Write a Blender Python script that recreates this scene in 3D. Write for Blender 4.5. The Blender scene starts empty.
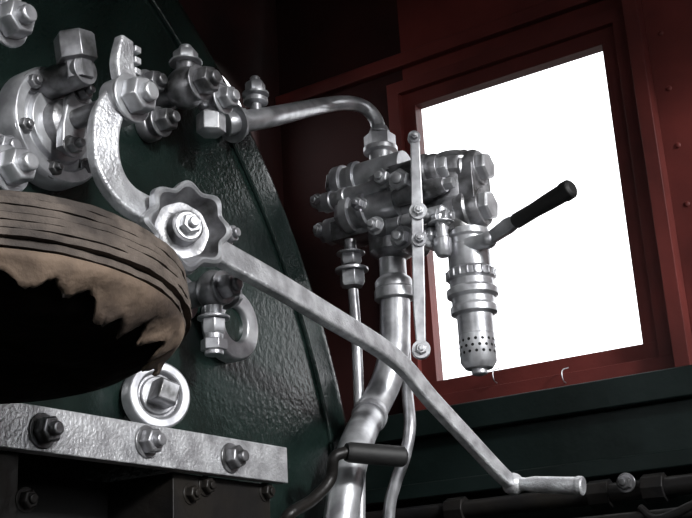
import bpy, bmesh, math, random
from mathutils import Vector, Matrix, Quaternion
random.seed(4)
V = Vector
scene = bpy.context.scene
try:
    scene.view_settings.view_transform = 'Standard'
    scene.view_settings.look = 'None'
except Exception:
    pass

# world frame: X = towards rear of engine, Y = towards right-hand cab side, Z up, cab floor z=0
CAM = V((0, 0, 0.65))
FPX = 1149.0
right = V((0.835, 0.5474, -0.0533)).normalized()
fwd = V((-0.5074, 0.8040, 0.3095)); fwd = (fwd - right*fwd.dot(right)).normalized()
down = fwd.cross(right).normalized()
if down.z > 0: down = -down
cam_d = bpy.data.cameras.new('camera'); cam_d.sensor_width = 36; cam_d.lens = FPX/692*36
cam = bpy.data.objects.new('camera', cam_d); scene.collection.objects.link(cam)
up = -down
M = Matrix((right, up, -fwd)).transposed()
cam.matrix_world = Matrix.Translation(CAM) @ M.to_4x4()
cam_d.clip_start = 0.02
scene.camera = cam

def H(px, py, x=None, y=None, t=None, z=None):
    """photogrammetric survey: sight line -> point on a real plane of the cab"""
    d = fwd + right*((px-346)/FPX) + down*((py-259)/FPX)
    if x is not None: s = x/d.x
    elif y is not None: s = y/d.y
    elif z is not None: s = (z-CAM.z)/d.z
    else: s = t
    return CAM + d*s

# ---------------------------------------------------------------- materials
def mat(name, col, metallic=0.0, rough=0.5, bscale=60, bstr=0.2, bdist=0.002, col2=None, cscale=8, rvar=0.0, spec=0.5, detail=4, thr=(0.35, 0.65)):
    m = bpy.data.materials.new(name); m.use_nodes = True
    nt = m.node_tree; n = nt.nodes; l = nt.links
    b = n['Principled BSDF']
    b.inputs['Metallic'].default_value = metallic
    b.inputs['Roughness'].default_value = rough
    b.inputs['Specular IOR Level'].default_value = spec
    tc = n.new('ShaderNodeTexCoord')
    c1 = (*col, 1); c2 = (*(col2 or tuple(c*0.6 for c in col)), 1)
    nz = n.new('ShaderNodeTexNoise'); nz.inputs['Scale'].default_value = cscale; nz.inputs['Detail'].default_value = 8
    l.new(tc.outputs['Object'], nz.inputs['Vector'])
    r = n.new('ShaderNodeValToRGB'); r.color_ramp.elements[0].position = thr[0]; r.color_ramp.elements[1].position = thr[1]
    r.color_ramp.elements[0].color = c2; r.color_ramp.elements[1].color = c1
    l.new(nz.outputs['Fac'], r.inputs['Fac']); l.new(r.outputs['Color'], b.inputs['Base Color'])
    if rvar:
        mr = n.new('ShaderNodeMapRange'); mr.inputs['To Min'].default_value = rough-rvar; mr.inputs['To Max'].default_value = rough+rvar
        l.new(nz.outputs['Fac'], mr.inputs['Value']); l.new(mr.outputs['Result'], b.inputs['Roughness'])
    nb = n.new('ShaderNodeTexNoise'); nb.inputs['Scale'].default_value = bscale; nb.inputs['Detail'].default_value = detail
    l.new(tc.outputs['Object'], nb.inputs['Vector'])
    bp = n.new('ShaderNodeBump'); bp.inputs['Strength'].default_value = bstr; bp.inputs['Distance'].default_value = bdist
    l.new(nb.outputs['Fac'], bp.inputs['Height']); l.new(bp.outputs['Normal'], b.inputs['Normal'])
    return m

SIL = mat('aluminium_paint', (0.64, 0.65, 0.67), 0.65, 0.35, 90, 0.30, 0.0015, (0.32, 0.32, 0.34), 30, 0.08)
SILR = mat('brushed_on_aluminium_paint', (0.74, 0.75, 0.77), 0.6, 0.38, 260, 0.75, 0.002, (0.42, 0.42, 0.44), 45, 0.08)
SILD = mat('oily_aluminium_paint', (0.40, 0.40, 0.42), 0.7, 0.34, 90, 0.4, 0.002, (0.09, 0.09, 0.09), 35, 0.1)
GRN = mat('boiler_green_paint', (0.010, 0.020, 0.017), 0.0, 0.20, 130, 0.42, 0.0022, (0.004, 0.008, 0.007), 9, 0.09, detail=3, spec=.5)
BAR = mat('boiler_barrel_black', (0.004, 0.004, 0.005), 0.0, 0.7, 60, 0.3, 0.003, spec=.15)
GRNW = mat('dark_green_wall_paint', (0.009, 0.016, 0.015), 0.0, 0.4, 30, 0.4, 0.004, (0.004, 0.008, 0.007), 6, 0.1, spec=.3)
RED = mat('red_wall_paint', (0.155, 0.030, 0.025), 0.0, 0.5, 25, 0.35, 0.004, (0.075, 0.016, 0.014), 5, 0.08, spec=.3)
REDD = mat('darker_red_paint', (0.038, 0.012, 0.011), 0.0, 0.6, 25, 0.35, 0.004, (0.014, 0.006, 0.006), 4, 0.08, spec=.15)  # darker red, used left of the window and on the front wall
BLK = mat('black_iron', (0.008, 0.008, 0.009), 0.0, 0.4, 60, 0.5, 0.003, (0.016, 0.014, 0.012), 12, 0.1, spec=.3)
HOLE = mat('hole_black', (0.003, 0.003, 0.003), 0, 0.8, 10, 0.0)  # flat black painted in for the dark inside openings
RUB = mat('black_rubber_grip', (0.012, 0.012, 0.012), 0, 0.6, 90, 0.3, 0.002)
WOOD = mat('weathered_plywood', (0.13, 0.105, 0.088), 0, 0.75, 90, 0.9, 0.003, (0.045, 0.036, 0.031), 26, 0.1, spec=.3, thr=(.4, .6))
WOODD = mat('dark_glue_layer', (0.022, 0.017, 0.014), 0, 0.8, 120, 0.8, 0.003)
TAN = mat('torn_hessian', (0.17, 0.12, 0.085), 0, 0.85, 60, 0.8, 0.004, (0.05, 0.034, 0.025), 18, thr=(.4, .6))
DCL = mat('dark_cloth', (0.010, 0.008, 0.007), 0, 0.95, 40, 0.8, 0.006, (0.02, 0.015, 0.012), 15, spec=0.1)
CEIL = mat('roof_paint', (0.02, 0.02, 0.02), 0, 0.7, 20, 0.3)
GRAV = mat('ballast_gravel', (0.13, 0.12, 0.11), 0, 0.9, 20, 1.0, 0.03, (0.05, 0.05, 0.045), 10)
FLR = mat('floor_planks', (0.04, 0.032, 0.025), 0, 0.7, 30, 0.5, 0.004)

# ---------------------------------------------------------------- builder
def basis(axis):
    a = axis.normalized()
    h = V((0, 0, 1)) if abs(a.z) < 0.9 else V((1, 0, 0))
    u = a.cross(h).normalized(); w = a.cross(u).normalized()
    return a, u, w
X = V((1, 0, 0)); Y = V((0, 1, 0)); Z = V((0, 0, 1))

class B:
    def __init__(s): s.bm = bmesh.new(); s.m = []
    def mi(s, m):
        if m not in s.m: s.m.append(m)
        return s.m.index(m)
    def loft(s, rings, m, caps=(True, True), loop=False):
        k = s.mi(m); vr = [[s.bm.verts.new(p) for p in r] for r in rings]; n = len(rings[0])
        pairs = list(zip(vr, vr[1:]))
        if loop: pairs.append((vr[-1], vr[0]))
        for a, b in pairs:
            for i in range(n):
                j = (i+1) % n
                f = s.bm.faces.new((a[i], a[j], b[j], b[i])); f.material_index = k
        if not loop:
            if caps[0]: f = s.bm.faces.new(list(reversed(vr[0]))); f.material_index = k
            if caps[1]: f = s.bm.faces.new(vr[-1]); f.material_index = k
    def lathe(s, o, axis, prof, seg=28, m=SIL, rot=0.0, lobes=0, amp=0.0, caps=(True, True), loop=False):
        a, u, w = basis(axis); rings = []
        for pr in prof:
            r, h = pr[0], pr[1]; wt = pr[2] if len(pr) > 2 else 1.0
            ring = []
            for i in range(seg):
                th = rot + 2*math.pi*i/seg
                rr = r*(1+amp*wt*math.cos(lobes*th))
                ring.append(o + a*h + (u*math.cos(th)+w*math.sin(th))*rr)
            rings.append(ring)
        s.loft(rings, m, caps, loop)
    def cyl(s, p0, p1, r0, r1=None, seg=28, m=SIL, rot=0.0):
        r1 = r0 if r1 is None else r1
        L = (p1-p0).length
        s.lathe(p0, p1-p0, [(r0, 0), (r1, L)], seg, m, rot)
    def nut(s, p, axis, r, h, m=SIL, stud=0.5, washer=1.3, rot=0.3, sides=6):
        a = axis.normalized()
        if washer: s.lathe(p, a, [(r*washer, 0), (r*washer, h*0.18)], 24, m); p = p+a*h*0.18
        s.lathe(p, a, [(r*.97, 0), (r, h*.08), (r, h*.8), (r*.86, h)], sides, m, rot)
        if stud: s.lathe(p+a*h, a, [(r*.5, -h*.1), (r*.5, h*stud*.8), (r*.4, h*stud)], 16, m)
    def sphere(s, c, r, m=SIL, sc=(1, 1, 1), seg=20, rg=12):
        prof = [(max(1e-4, math.sin(math.pi*i/rg))*r, -math.cos(math.pi*i/rg)*r) for i in range(rg+1)]
        prof[0] = (r*.02, -r); prof[-1] = (r*.02, r)
        n0 = len(s.bm.verts); s.lathe(V((0, 0, 0)), Z, prof, seg, m)
        s.bm.verts.ensure_lookup_table()
        for v in s.bm.verts[n0:]:
            v.co = V((v.co.x*sc[0], v.co.y*sc[1], v.co.z*sc[2])) + c
    def smooth_path(s, pts, n=8):
        P = [pts[0]*2-pts[1]]+list(pts)+[pts[-1]*2-pts[-2]]; out = []
        for i in range(1, len(P)-2):
            for k in range(n):
                t = k/n; a, b, c, d = P[i-1], P[i], P[i+1], P[i+2]
                out.append(0.5*((2*b)+(c-a)*t+(2*a-5*b+4*c-d)*t*t+(3*b-a-3*c+d)*t**3))
        out.append(pts[-1]); return out
    def tube(s, pts, r, seg=16, m=SIL, n=8, radii=None):
        path = s.smooth_path(pts, n) if n > 1 else pts
        N = len(path); tan = [(path[min(i+1, N-1)]-path[max(i-1, 0)]).normalized() for i in range(N)]
        a, u, w = basis(tan[0]); rings = []
        for i, p in enumerate(path):
            u = (u - tan[i]*u.dot(tan[i])).normalized(); w = tan[i].cross(u)
            rr = r
            if radii:
                f = i/(N-1)*(len(radii)-1); k = min(int(f), len(radii)-2); rr = radii[k]+(radii[k+1]-radii[k])*(f-k)
            rings.append([p+(u*math.cos(2*math.pi*j/seg)+w*math.sin(2*math.pi*j/seg))*rr for j in range(seg)])
        s.loft(rings, m)
    def bar(s, pts, widths, thick, normal=X, m=SIL, n=6):
        path = s.smooth_path(pts, n) if n > 1 else pts
        N = len(path); rings = []
        for i, p in enumerate(path):
            tg = (path[min(i+1, N-1)]-path[max(i-1, 0)]).normalized()
            nn = (normal-tg*normal.dot(tg)).normalized(); sd = tg.cross(nn)
            f = i/(N-1)*(len(widths)-1); k = min(int(f), len(widths)-2); w = widths[k]+(widths[k+1]-widths[k])*(f-k)
            e = min(w, thick)*0.15
            hw, ht = w/2, thick/2
            rings.append([p+sd*a+nn*b for a, b in ((hw, -ht+e), (hw, ht-e), (hw-e, ht), (-hw+e, ht), (-hw, ht-e), (-hw, -ht+e), (-hw+e, -ht), (hw-e, -ht))])
        s.loft(rings, m)
    def box(s, lo, hi, m=SIL):
        x0, y0, z0 = lo; x1, y1, z1 = hi
        r = lambda z: [V((x0, y0, z)), V((x1, y0, z)), V((x1, y1, z)), V((x0, y1, z))]
        s.loft([r(z0), r(z1)], m)
    def cbox(s, c, sz, m=SIL): s.box(c-V(sz)/2, c+V(sz)/2, m)
    def finish(s, name, bevel=0.0012, parent=None, sharp=0.6):
        bmesh.ops.recalc_face_normals(s.bm, faces=s.bm.faces)
        for f in s.bm.faces: f.smooth = True
        for e in s.bm.edges:
            if len(e.link_faces) == 2 and e.calc_face_angle(0) > sharp: e.smooth = False
        me = bpy.data.meshes.new(name); s.bm.to_mesh(me); s.bm.free()
        for m in s.m: me.materials.append(m)
        o = bpy.data.objects.new(name, me); scene.collection.objects.link(o)
        if bevel:
            md = o.modifiers.new('bevel', 'BEVEL'); md.width = bevel; md.segments = 2; md.limit_method = 'ANGLE'; md.angle_limit = 0.6
        if parent: o.parent = parent
        return o

# ---------------------------------------------------------------- room shell
YW = 1.9; XF = -1.35; ZR = 2.3; XR = 0.9; YL = -0.95; TW = .015
wx0, wx1, wz0, wz1 = -1.0045, -0.603, 1.0925, 1.6657
b = B()
b.box((XF, YW, 0), (XR, YW+TW, 1.03), GRNW)
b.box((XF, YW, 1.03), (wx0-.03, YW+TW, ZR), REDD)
b.box((wx0-.03, YW, 1.03), (wx0, YW+TW, ZR), RED)
b.box((wx1, YW, 1.03), (XR, YW+TW, ZR), RED)
b.box((wx0, YW, 1.03), (wx1, YW+TW, wz0), RED)
b.box((wx0, YW, wz1), (wx1, YW+TW, ZR), RED)
b.finish('wall_right', 0)
b = B()
b.box((XF, YL-.04, 0), (XR, YL, 1.05), GRNW)
b.box((XF, YL-.04, 1.05), (-.6, YL, ZR), RED)
b.box((.3, YL-.04, 1.05), (XR, YL, ZR), RED)
b.box((-.6, YL-.04, 1.8), (.3, YL, ZR), RED)
b.finish('wall_left', 0)
# unseen rear wall added to narrow the incoming light: low plate, opening, pillars
b = B()
b.box((XR, YL-.04, 0), (XR+.03, YW+TW, .95), GRNW)
b.box((XR, YL-.04, .95), (XR+.03, YL+.25, ZR), RED)
b.box((XR, YW-.35, .95), (XR+.03, YW+TW, ZR), RED)
b.box((XR, YL+.25, 2.05), (XR+.03, YW-.35, ZR), RED)
b.finish('added_wall_rear', 0)
b = B(); b.box((XF-.04, YL-.04, ZR), (XR+.2, YW+.04, ZR+.03), CEIL); b.finish('ceiling', 0)
b = B(); b.box((XF, YL, -.05), (XR, YW, 0), FLR); b.finish('floor', 0)
b = B(); b.box((-40, -40, -1.5), (40, 40, -1.4), GRAV); b.finish('ground', 0)

BC = V((0, .477, .683)); BR = 1.072; XB = -.95
def arch(x, r, n=48, zb=.0):
    pts = [V((x, BC.y+r*math.cos(a), BC.z+r*math.sin(a))) for a in [math.pi*i/n for i in range(n+1)]]
    pts += [V((x, BC.y-r, zb)), V((x, BC.y+r, zb))]
    return pts
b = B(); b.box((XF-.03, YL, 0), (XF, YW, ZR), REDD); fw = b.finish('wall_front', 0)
b = B(); b.loft([arch(XF-.2, BR+.012, zb=-.2), arch(XF+.2, BR+.012, zb=-.2)], REDD); c1 = b.finish('cut_a', 0)
b = B(); b.cyl(V((XF-.2, 1.695, 1.675)), V((XF+.2, 1.695, 1.675)), .125, seg=40, m=REDD); c2 = b.finish('cut_b', 0)
for c in (c1, c2):
    md = fw.modifiers.new('cut', 'BOOLEAN'); md.object = c; md.operation = 'DIFFERENCE'; md.solver = 'EXACT'
dg = bpy.context.evaluated_depsgraph_get(); dg.update()
me = bpy.data.meshes.new_from_object(fw.evaluated_get(dg)); fw.modifiers.clear(); fw.data = me
for c in (c1, c2): bpy.data.objects.remove(c)

# window frame
b = B()
def frame_rect(b, x0, x1, z0, z1, w, y0, y1, m):
    b.box((x0-w, y0, z1), (x1+w, y1, z1+w), m); b.box((x0-w, y0, z0-w), (x1+w, y1, z0), m)
    b.box((x0-w, y0, z0), (x0, y1, z1), m); b.box((x1, y0, z0), (x1+w, y1, z1), m)
frame_rect(b, wx0, wx1, wz0, wz1, .030, YW-.012, YW+.0, RED)
frame_rect(b, wx0-.030, wx1+.030, wz0-.030, wz1+.030, .026, YW-.026, YW, RED)
for px in (497, 566):
    p = H(px, 383, y=YW-.026)
    b.tube([p+Z*.0, p+V((0, -.012, .004)), p+V((0, -.012, .02)), p+V((.008, -.0, .026))], .0012, 8, SILD)
b.finish('window_1', .002)
b = B()
b.box((wx1+.060, YW-.05, 1.03), (wx1+.085, YW, ZR), RED)
b.box((wx1+.085, YW-.012, 1.03), (wx1+.175, YW, ZR), RED)
for i in range(10):
    b.sphere(V((wx1+.110, YW-.012, 1.10+i*.11)), .0055, RED, (1, .5, 1), 12, 8)
b.finish('trim_1', .002)
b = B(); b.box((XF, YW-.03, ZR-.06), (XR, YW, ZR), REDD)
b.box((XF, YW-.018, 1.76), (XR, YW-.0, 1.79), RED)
b.finish('trim_2', .002)
b = B()
b.box((XF, YW-.055, .985), (XR, YW, 1.035), GRNW)
b.box((XF, YW-.035, .90), (XR, YW, .985), GRNW)
b.box((XF, YW-.075, .872), (XR, YW, .90), GRNW)
b.finish('trim_3', .003)

# ---------------------------------------------------------------- boiler
b = B(); rad = .045; rings = [arch(XB-rad, BR)]
b.loft([arch(XF-.6, BR-.002), arch(XB-rad-.02, BR-.002)], BAR)
for i in range(1, 9):
    a = math.pi/2*i/8; rings.append(arch(XB-rad+rad*math.sin(a), BR-rad+rad*math.cos(a)))
rings.append(arch(XB, .5))
b.loft([arch(XB-rad-.02, BR)]+rings, GRN)
arcp = [V((XB+.001, BC.y+.985*math.cos(a), BC.z+.985*math.sin(a))) for a in [math.pi*i/60 for i in range(61)]]
b.tube(arcp, .005, 10, GRN, n=1)
b.finish('boiler_backhead', 0, sharp=1.2)

# ---------------------------------------------------------------- regulator flange
def xpos(p, x): return V((x, p.y, p.z))
b = B(); c = H(62, 125, x=-.92)
b.lathe(xpos(c, XB), X, [(.072, 0), (.072, .024), (.068, .030), (.056, .030), (.054, .024), (.046, .022), (.044, .030)], 44, SIL)
b.lathe(xpos(c, XB), X, [(.030, .028), (.028, .044), (.024, .046), (.016, .050)], 32, SILD)
for i in range(6):
    a = math.pi/3*i+.35
    b.nut(xpos(c, XB+.026)+V((0, math.cos(a), math.sin(a)))*.059, X, .009, .009, SILD, .6)
b.bar([xpos(c, XB+.048)+Z*.042+Y*.008, xpos(c, XB+.048), xpos(c, XB+.048)-Z*.042-Y*.008], [.026, .036, .036, .026], .012, X, SIL)
for sg in (-1, 1):
    b.nut(xpos(c, XB+.053)+Z*sg*.036+Y*sg*.007, X, .010, .010, SILD, .8)
b.cyl(xpos(c, XB+.05), xpos(c, -.80), .012, m=SILD)
t = H(80, 52, x=-.87); ta = V((0, -.2, 1))
b.lathe(t-Z*.035, ta, [(.017, 0), (.017, .02), (.024, .022), (.024, .05), (.021, .054)], 6, SILD)
b.cyl(xpos(t, XB)-Z*.025, xpos(t, -.86)-Z*.025, .018, m=SILD)
b.finish('regulator_stuffing_box')

# regulator lever
XL = -.825
b = B(); pv = xpos(c, XL)
arm = [H(121, 92, x=XL), H(106, 118, x=XL), H(103, 150, x=XL), H(110, 178, x=XL), H(127, 200, x=XL), H(152, 214, x=XL), H(183, 231, x=XL), H(225, 256, x=-.82), H(275, 284, x=-.81),
       H(330, 317, x=-.805), H(378, 346, x=-.80), H(405, 368, x=-.795), H(430, 398, x=-.785), H(470, 441, x=-.765), H(500, 473, x=-.75), H(513, 484, x=-.745)]
b.bar(arm, [.032, .034, .034, .036, .037, .036, .034, .035, .034, .033, .031, .030, .029, .027, .026, .022], .016, V((1, -.25, .25)), SILR)
b.lathe(pv-X*.012, X, [(.025, 0), (.027, .003), (.027, .022), (.024, .025)], 32, SIL)
b.nut(pv+X*.013, X, .022, .020, SIL, .5)
b.bar([H(128, 92, x=XL), H(122, 66, x=XL), H(124, 40, x=XL)], [.034, .030, .020], .014, X, SILR)
for i in range(4):
    p = H(134, 84-i*11, x=XL); b.cbox(p, (.014, .010, .008), SILR)
he = H(513, 484, x=-.745); h2 = H(584, 486, x=-.635)
b.sphere(he, .017, SILR)
b.lathe(he, h2-he, [(.012, 0), (.010, .02), (.0125, .035), (.013, (h2-he).length-.012), (.0145, (h2-he).length-.010), (.0145, (h2-he).length-.002), (.012, (h2-he).length)], 20, SILR)
b.finish('regulator_lever')

# scalloped handwheel on lever
b = B(); wc = H(181, 231, x=-.80); ax = V((1, -.45, .0)).normalized(); R = .049
b.lathe(wc, ax, [(.014, -.02, 0), (.014, .0, 0), (R*.75, .000, .3), (R*.98, .003), (R*1.04, .011), (R*1.0, .021), (R*.92, .024), (R*.86, .022, .9)], 96, SIL, lobes=8, amp=.09, caps=(True, False))
b.lathe(wc, ax, [(R*.86, .022, .9), (R*.76, .010, .7), (R*.66, .003, .2), (.024, .002, 0), (.019, .004, 0)], 96, SILD, lobes=8, amp=.09, caps=(False, False))
b.lathe(wc, ax, [(.0195, .003), (.0185, .018), (.014, .020)], 28, SILD)
b.nut(wc+ax*.019, ax, .012, .010, SIL, .6)
b.finish('valve_handwheel', 0)

# ---------------------------------------------------------------- plugs and fittings
def plug(px, py, xf, r, m=SIL, col=.7, ax=X):
    b = B(); p = H(px, py, x=xf)
    b.cyl(xpos(p, XB), xpos(p, xf-r*.2), r*col, m=m); b.lathe(xpos(p, XB), X, [(r*1.35, 0), (r*1.35, .012), (r*1.2, .016)], 28, m)
    b.nut(xpos(p, xf-r*.3), ax, r, r*1.1, m, .5); return b
b = plug(10, 22, -.87, .021)
p = H(4, 5, x=-.88); b.lathe(p, Z, [(.014, -.02), (.014, 0), (.019, .001), (.019, .02)], 6, SIL)
b.finish('washout_plug')
plug(12, 168, -.87, .020).finish('washout_plug')
plug(2, 150, -.90, .015).finish('washout_plug')
for px, py in ((163, 121), (150, 84)):
    b = plug(px, py, -.92, .016, SILD); b.finish('stud_nut')
plug(150, 236, -.925, .015, SILD).finish('stud_nut')
plug(227, 235, -.92, .013, SIL).finish('stud_nut')

b = B(); p = H(186, 88, x=-.89)
b.sphere(p, .026, SILD, (1.1, 1, 1.1))
b.lathe(xpos(p, XB), X, [(.034, 0), (.034, .012), (.018, .016), (.016, .06)], 28, SILD)
b.nut(p+X*.022, X, .019, .02, SILD, .4)
b.cyl(p, p+Y*.05-Z*.004, .014, m=SILD); q = p+Y*.05-Z*.004
b.sphere(q, .018)
b.cyl(q-Z*.004, q+Z*.03, .012); b.nut(q+Z*.022, Z, .018, .016, SIL, .5)
b.cyl(q, q-Z*.02, .013); b.lathe(q-Z*.042, Z, [(.013, -.004), (.020, 0), (.020, .024), (.017, .027)], 6, SIL, .2)
b.cyl(q, q+X*.03, .012); b.nut(q+X*.02, X, .016, .016, SIL, .4)
b.cyl(p, p+V((0, .0, .045)), .013, m=SILD); b.nut(p+Z*.035, Z, .017, .016, SIL, .5)
b.finish('steam_valve')

YB = 1.55
b = B()
s0 = H(226, 124, x=-.93)
pts = [s0, H(240, 122, x=-.92), H(275, 116, x=-.91), H(315, 107, y=1.44), H(345, 103, y=1.50), H(364, 107, y=1.535), H(376, 120, y=YB), H(380, 140, y=YB)]
b.tube(pts, .012, 18, SIL, radii=[.018, .0165, .0155, .014, .0125, .012, .012, .012])
b.nut(H(232, 123, x=-.925), (pts[2]-pts[1]), .022, .02, SIL, 0)
e = H(256, 112, x=-.91)
b.lathe(e, Z, [(.008, -.01), (.008, .012), (.018, .014), (.018, .02), (.010, .022), (.010, .026)], 20, SIL)
b.nut(e+Z*.026, Z, .015, .018, SIL, .5)
b.finish('steam_pipe')

b = B(); p = H(213, 290, x=-.89)
b.sphere(p, .022, SILD, (1, 1, 1.2))
b.cyl(xpos(p, XB), p, .017, m=SILD); b.lathe(xpos(p, XB), X, [(.03, 0), (.03, .012)], 28, SILD)
b.nut(p+X*.015, X, .017, .018, SILD, .4)
b.cyl(p, p-Z*.05, .012); b.nut(p-Z*.035, -Z, .016, .02, SIL, 0)
b.cyl(p-Z*.05, p-Z*.085, .012); b.lathe(p-Z*.065, -Z, [(.017, 0), (.017, .014)], 6, SIL)
b.cyl(p, p+Y*.04, .013, m=SILD); b.nut(p+Y*.03, Y, .015, .014, SIL, 0)
b.finish('gauge_cock')
def ring(name, px, py, R, r, ax=X, hole=HOLE, nutr=0):
    b = B(); p = H(px, py, x=XB+.016+(.016 if ax.y else 0)); a = ax.normalized()
    b.cyl(p-a*.012, p+a*.002, r*1.02, m=hole)
    b.lathe(p-a*.012, ax, [(r, 0), (R, 0), (R, .018), (R*.95, .022), (r*1.08, .022), (r, .018)], 48, SIL, caps=(False, False), loop=True)
    if nutr:
        b.lathe(p, ax, [(nutr, -.008), (nutr, .030), (nutr*.85, .034)], 4, SILD, .5); b.lathe(p, ax, [(r*.9, 0), (r*.85, .006)], 28, SILD)
        b.cyl(V((XB, p.y, p.z)), p, r*.6, m=SILD)
    b.finish(name)
ring('washout_ring', 231, 325, .050, .024, hole=GRN)
ring('washout_ring', 157, 396, .041, .027, V((1, -.4, 0)), SILD, .019)

# ---------------------------------------------------------------- silver rail with bolts, firehole ironwork
b = B(); XS = -.80
b.box((XS-.016, .50, .822), (XS, 1.113, .864), SILR)
b.box((XB+.001, .50, .858), (XS-.002, 1.10, .864), SILR)
for px, py in ((42, 431), (146, 442), (230, 458)):
    b.nut(H(px, py, x=XS), X, .0135, .013, SILD, .6, 1.25, rot=random.random())
b.finish('footplate_rail', .002)
b = B(); XQ = XB+.008
b.box((XQ, .50, .0), (XS-.018, .72, .822), BLK)
b.box((XQ, .93, .0), (XS-.018, 1.10, .822), BLK)
b.box((XQ, .72, .72), (XQ+.03, .93, .822), HOLE)
b.box((XQ, .72, .0), (XS-.08, .93, .75), BLK)
for px, py in ((190, 494), (265, 492), (205, 486), (25, 500)):
    b.nut(H(px, py, x=XS-.018), X, .009, .008, BLK, .4)
b.finish('firehole_door_frame', .002)

# ---------------------------------------------------------------- driver's brake valve
b = B()
def hy(px, py, y=YB): return H(px, py, y=y)
def xc(p0, length, r, m=SIL, r1=None, seg=28): b.cyl(p0, p0+X*length, r, r1, seg, m)
c0 = hy(389, 160); c1 = hy(394, 260)
b.lathe(c1, c0-c1, [(.020, 0), (.039, .012), (.041, .05), (.037, .06), (.037, .10), (.041, .105), (.041, .138), (.022, .155)], 32, SILD)
b.cbox(hy(378, 205), (.10, .05, .095), SILD)
b.cbox(hy(360, 187), (.09, .055, .040), SIL)
b.cbox(hy(364, 230), (.095, .06, .034), SILD)
for (px, py, L, r, yy) in ((340, 186, .13, .028, YB-.01), (326, 203, .12, .0145, YB-.035), (330, 232, .17, .019, YB-.01), (348, 216, .10, .026, YB-.03)):
    p = hy(px, py, yy)
    xc(p, L, r, SIL); b.lathe(p, X, [(r*1.0, -.004), (r*1.2, -.002), (r*1.2, .014), (r, .016)], 24, SIL)
    b.nut(p-X*.014, X, r*.95, .012, SIL, 0, 0)
    b.lathe(p+X*.03, X, [(r, 0), (r*1.18, .002), (r*1.18, .012), (r, .014)], 24, SIL)
for px, py in ((319, 202), (322, 231)):
    p = hy(px, py, YB-.02); b.lathe(p-Y*.010, Y, [(.011, 0), (.013, .002), (.013, .018), (.011, .02)], 24, SIL)
    b.nut(p-Y*.010, -Y, .009, .007, SIL, .4, 0); b.cyl(p, p+X*.03, .008)
p = hy(381, 158)
b.lathe(p, Z, [(.020, -.01), (.020, .008), (.029, .01), (.029, .018), (.024, .02)], 28, SIL)
b.lathe(p+Z*.018, Z, [(.025, 0), (.027, .002), (.027, .022), (.020, .026)], 6, SIL)
b.lathe(p+Z*.042, Z, [(.015, 0), (.018, .004), (.015, .012), (.0125, .016)], 24, SIL)
for px, py, r in ((402, 181, .023), (384, 178, .017), (402, 238, .019), (376, 226, .015), (360, 205, .013)):
    p = hy(px, py, YB-.055); b.cyl(p+Y*.06, p, r, m=SILD); b.nut(p, -Y, r*.8, .012, SIL, .5)
    xc(p+Y*.02, .04, r*.9, SIL); b.nut(p+Y*.02+X*.035, X, r*.75, .012, SIL, .5)
r0 = hy(452, 158); r1 = hy(459, 240)
b.lathe(r1, r0-r1, [(.024, 0), (.036, .008), (.036, .055), (.040, .06), (.040, .10), (.044, .105), (.044, .127), (.030, .142)], 32, SILD)
for px, py, r, yy in ((476, 169, .032, YB), (479, 208, .034, YB), (436, 170, .027, YB-.035), (440, 186, .014, YB-.05)):
    p = hy(px, py, yy)
    xc(p-X*.08, .08, r, SILD); b.lathe(p-X*.03, X, [(r, 0), (r*1.12, .003), (r*1.12, .018), (r, .022), (r, .032), (r*.86, .04)], 32, SILD)
    b.nut(p+X*.006, X, r*.72, .018, SIL, 0, 0)
b.cbox(hy(462, 190), (.07, .065, .06), SILD)
xc(hy(400, 205, YB-.01), .12, .023, SILD); xc(hy(405, 222, YB-.04), .07, .012, SIL)
b.nut(hy(440, 219, YB-.04), X, .014, .014, SIL, .5)
xc(hy(400, 247, YB-.01), .09, .012, SIL)
b.cbox(hy(430, 190, YB-.02), (.03, .05, .05), SILD)
p = hy(443, 245, YB-.04); b.lathe(p, Z, [(.006, -.02), (.010, -.018), (.014, -.01), (.014, .01), (.010, .012), (.010, .06)], 20, SIL); b.nut(p+Z*.035, Z, .016, .012, SIL, 0)
q = hy(467, 232)
prof = [(.034, 0), (.034, .010), (.030, .013), (.030, .022), (.033, .024), (.033, .062), (.038, .066), (.038, .078), (.034, .081), (.034, .092), (.040, .096), (.040, .106), (.033, .110), (.033, .120), (.036, .124), (.036, .134), (.0275, .137), (.0275, .168)]
b.lathe(q, -Z, prof, 40, SIL)
b.lathe(q-Z*.168, -Z, [(.0275, 0), (.0275, .042), (.021, .052), (.012, .053), (.012, .060), (.008, .062)], 40, SIL)
for row in range(3):
    for i in range(16):
        a = 2*math.pi*(i+.5*(row % 2))/16; d = V((math.cos(a), math.sin(a), 0))
        p = q-Z*(.178+row*.0095)+d*.025; b.cyl(p, p+d*.0029, .0026, seg=8, m=HOLE)  # black discs standing in for the shade inside drilled holes
for i in range(20):
    a = 2*math.pi*i/20; d = V((math.cos(a), math.sin(a), 0))
    b.cyl(q-Z*.066+d*.038, q-Z*.078+d*.038, .0022, seg=6, m=SIL)
p = hy(392, 256)
b.lathe(p, -Z, [(.022, 0), (.022, .035), (.028, .04), (.031, .045), (.031, .056), (.027, .058)], 32, SIL)
b.lathe(p-Z*.056, -Z, [(.030, 0), (.033, .002), (.033, .018), (.028, .02)], 12, SIL)
yy = YB-.03
p = hy(350, 240, yy); b.cyl(p, p-Z*.06, .010, m=SILD); b.nut(p-Z*.022, -Z, .018, .018, SIL, 0)
b.nut(p-Z*.05, -Z, .021, .026, SIL, 0)
b.finish('brake_valve', .001)

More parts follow.
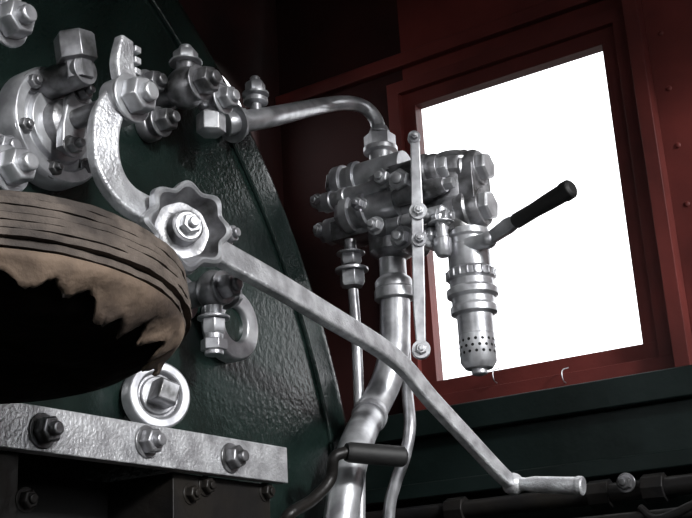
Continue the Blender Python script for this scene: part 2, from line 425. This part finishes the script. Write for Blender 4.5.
b = B(); p0 = hy(488, 240, YB-.02); p1 = hy(508, 226, YB-.03); p2 = hy(575, 186, YB-.06)
b.cyl(p0-V((.05, 0, 0)), p0, .012); b.sphere(p0, .014)
b.bar([p0, p1, p1+(p2-p1)*.12], [.018, .024, .018], .014, Y, SIL)
L = (p2-p1).length; d = (p2-p1)
b.lathe(p1+d*.1, d, [(.010, 0), (.012, .004), (.0115, L*.3), (.013, L*.55), (.0135, L*.72), (.015, L*.75), (.0145, L*.84), (.010, L*.87)], 20, RUB)
b.finish('brake_handle')

b = B(); yr = YB-.075
top = hy(415, 138, yr); bot = hy(421, 362, yr)
b.bar([top, hy(417, 210, yr), hy(419, 300, yr), hy(421, 345, yr)], [.014, .019, .019, .014], .008, V((.55, -.85, 0)), SIL)
for px, py, r in ((414, 138, .010), (418, 212, .014), (419, 240, .012), (421, 350, .014)):
    p = hy(px, py, yr); n = V((.55, -.85, 0)).normalized()
    b.lathe(p-n*.006, n, [(r, 0), (r, .013)], 20, SIL); b.nut(p+n*.006, n, r*.65, .008, SIL, .4, 0)
    if 170 < py < 250: b.cyl(p, p+Y*.07, .006)
b.finish('linkage_rod', .001)

# ---------------------------------------------------------------- pipes
b = B()
b.tube([hy(395, 300), hy(395, 320), hy(394, 350), H(386, 382, y=1.54), H(370, 415, y=1.50), H(356, 445, x=-.89), H(347, 480, x=-.885), H(340, 530, x=-.885), H(337, 600, x=-.885)], .0245, 24, SIL)
b.tube([H(337, 600, x=-.885), V((H(337, 600, x=-.885).x, H(337, 600, x=-.885).y, 0))], .0245, 24, SIL, n=1)
b.lathe(H(370, 415, y=1.50), H(356, 445, x=-.89)-H(370, 415, y=1.50), [(.027, -.006), (.028, 0), (.028, .008), (.026, .012)], 24, SIL)
b.finish('brake_pipe', 0)
b = B(); p = hy(353, 290, YB-.03)
e = hy(360, 530, YB-.05)
b.tube([p, hy(356, 330, YB-.035), hy(359, 400, YB-.04), hy(360, 460, YB-.045), e], .0085, 14, SIL)
b.tube([e, V((e.x, e.y, 0))], .0085, 14, SIL, n=1)
b.finish('drain_pipe', 0)
b = B()
b.tube([hy(404, 300, 1.60), hy(405, 350, 1.60), hy(407, 390, 1.58), hy(410, 425, 1.56), hy(405, 455, 1.55), hy(395, 485, 1.54), hy(389, 515, 1.54), hy(388, 600, 1.54)], .0095, 14, SIL)
e = hy(388, 600, 1.54); b.tube([e, V((e.x, e.y, 0))], .0095, 14, SIL, n=1)
b.finish('vacuum_pipe', 0)

b = B()
q0 = H(346, 452, x=-.84); q1 = H(405, 457, x=-.79)
b.lathe(q0, q1-q0, [(.012, 0), (.014, .006), (.0145, (q1-q0).length-.004), (.011, (q1-q0).length)], 20, RUB)
b.tube([q0, H(334, 458, x=-.85), H(330, 480, x=-.86), H(312, 500, x=-.87), H(285, 520, x=-.88), H(280, 560, x=-.941)], .008, 12, BLK)
b.finish('drain_cock_lever', 0)

b = B(); yp = YW-.10
zz = H(560, 499, y=yp).z
b.cyl(V((XF+.02, yp, zz)), V((XR, yp, zz)), .016, m=BLK)
for px in (455, 600, 655):
    p = H(px, 497, y=yp); b.cyl(V((p.x-.015, yp, zz)), V((p.x+.02, yp, zz)), .023, m=BLK, seg=8)
    b.cyl(V((p.x, yp, zz)), V((p.x, YW, zz)), .009, m=BLK)
b.cyl(V((XF+.02, yp-.03, zz-.045)), V((XR, yp-.03, zz-.045)), .010, m=BLK)
p = H(627, 490, y=yp-.03)
b.nut(V((p.x, yp-.03, zz+.01)), -Y, .012, .012, SILD, .5)
b.cyl(V((p.x, yp-.03, zz+.01)), V((p.x, yp, zz)), .008, m=BLK)
p = H(640, 508, y=yp-.03); b.tube([p, p+V((.03, -.01, -.02)), p+V((.10, -.01, .0))], .007, 10, BLK)
b.finish('side_wall_pipe', .001)

# ---------------------------------------------------------------- driver's stool
root = bpy.data.objects.new('driver_stool', None); scene.collection.objects.link(root)
sc_ = H(-18, 333, t=.85); away = V((sc_.x, sc_.y, 0)).normalized()
nrm = (Z+away*.13).normalized(); SR = .153
b = B(); h = 0.0
plies = 7; th = .0057
a, u, w = basis(nrm)
for i in range(plies):
    ph = random.uniform(0, 6); off = random.uniform(-.0014, .0006)-(.003 if i in (0, plies-1) else 0)
    def rg(dr, hh):
        out = []
        for j in range(160):
            t_ = 2*math.pi*j/160
            r_ = SR+off+dr+.0005*math.sin(9*t_+ph)+.0004*math.sin(23*t_+2*ph)+.0003*math.sin(51*t_+ph)
            out.append(sc_+nrm*(hh+.0003*math.sin(5*t_+ph))+(u*math.cos(t_)+w*math.sin(t_))*r_)
        return out
    b.loft([rg(0, h), rg(.0004, h+th*.3), rg(0, h+th*.86)], WOOD)
    b.loft([rg(-.0022, h+th*.7), rg(-.0022, h+th*1.1)], WOODD)
    h += th
b.finish('seat', 0, root)
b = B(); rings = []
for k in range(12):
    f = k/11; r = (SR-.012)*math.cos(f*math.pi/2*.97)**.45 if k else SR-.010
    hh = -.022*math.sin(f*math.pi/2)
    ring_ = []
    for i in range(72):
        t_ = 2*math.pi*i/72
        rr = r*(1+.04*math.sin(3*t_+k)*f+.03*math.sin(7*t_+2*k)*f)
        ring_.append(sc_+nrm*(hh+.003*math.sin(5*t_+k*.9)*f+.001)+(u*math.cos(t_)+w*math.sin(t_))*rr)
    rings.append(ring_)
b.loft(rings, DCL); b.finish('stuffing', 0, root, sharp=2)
# torn hessian hanging from the near rim
b = B(); k = b.mi(TAN)
N = 150; base = math.atan2((-away).dot(w), (-away).dot(u))
rt = V((right.x, right.y, 0)); brt = math.atan2(rt.dot(w), rt.dot(u))
sgn = 1 if math.sin(brt-base) > 0 else -1
cols = []
for i in range(N+1):
    f = i/N; t_ = base+sgn*(-.8+2.65*f)
    saw = abs(((f*11) % 1)-.5)*2
    Lg = .002+.020*f+.007*math.sin(f*13)+.010*saw*(.3+f)+.004*math.sin(f*71)+random.uniform(-.002, .002)
    Lg = max(Lg, .002)
    if f < .04: Lg *= f/.04+.05
    if f > .93: Lg *= (1-f)/.07+.05
    col_ = []
    for j in range(6):
        g = j/5; rr = SR-.006-Lg*g*.75-.006*g
        col_.append(b.bm.verts.new(sc_+(u*math.cos(t_)+w*math.sin(t_))*rr - nrm*(.001+Lg*g*.55+.010*g**.6+.004*math.sin(f*30+g*3)*g)))
    cols.append(col_)
for i in range(N):
    for j in range(5):
        f = b.bm.faces.new((cols[i][j], cols[i+1][j], cols[i+1][j+1], cols[i][j+1])); f.material_index = k
o = b.finish('torn_cover', 0, root, sharp=3); md = o.modifiers.new('s', 'SOLIDIFY'); md.thickness = .002
b = B(); pp = sc_-Y*.32
b.bar([sc_-nrm*.01, sc_-nrm*.03-Y*.15, V((pp.x, pp.y, sc_.z-.06))], [.04, .04], .012, Z, BLK)
b.cyl(V((pp.x, pp.y, 0)), V((pp.x, pp.y, sc_.z-.04)), .022, m=BLK); b.cyl(V((pp.x, pp.y, 0)), V((pp.x, pp.y, .015)), .09, m=BLK)
b.finish('post', .001, root)

# ---------------------------------------------------------------- light
w = bpy.data.worlds.new('overcast_sky'); scene.world = w; w.use_nodes = True
bg = w.node_tree.nodes['Background']; bg.inputs['Color'].default_value = (.97, .98, 1, 1); bg.inputs['Strength'].default_value = 2.7
sd = bpy.data.lights.new('hazy_sun', 'SUN'); sd.energy = 3.0; sd.angle = math.radians(6)
so = bpy.data.objects.new('hazy_sun', sd); scene.collection.objects.link(so)
dirv = V((-.88, .30, -.34)).normalized()
so.rotation_euler = dirv.to_track_quat('-Z', 'Y').to_euler()
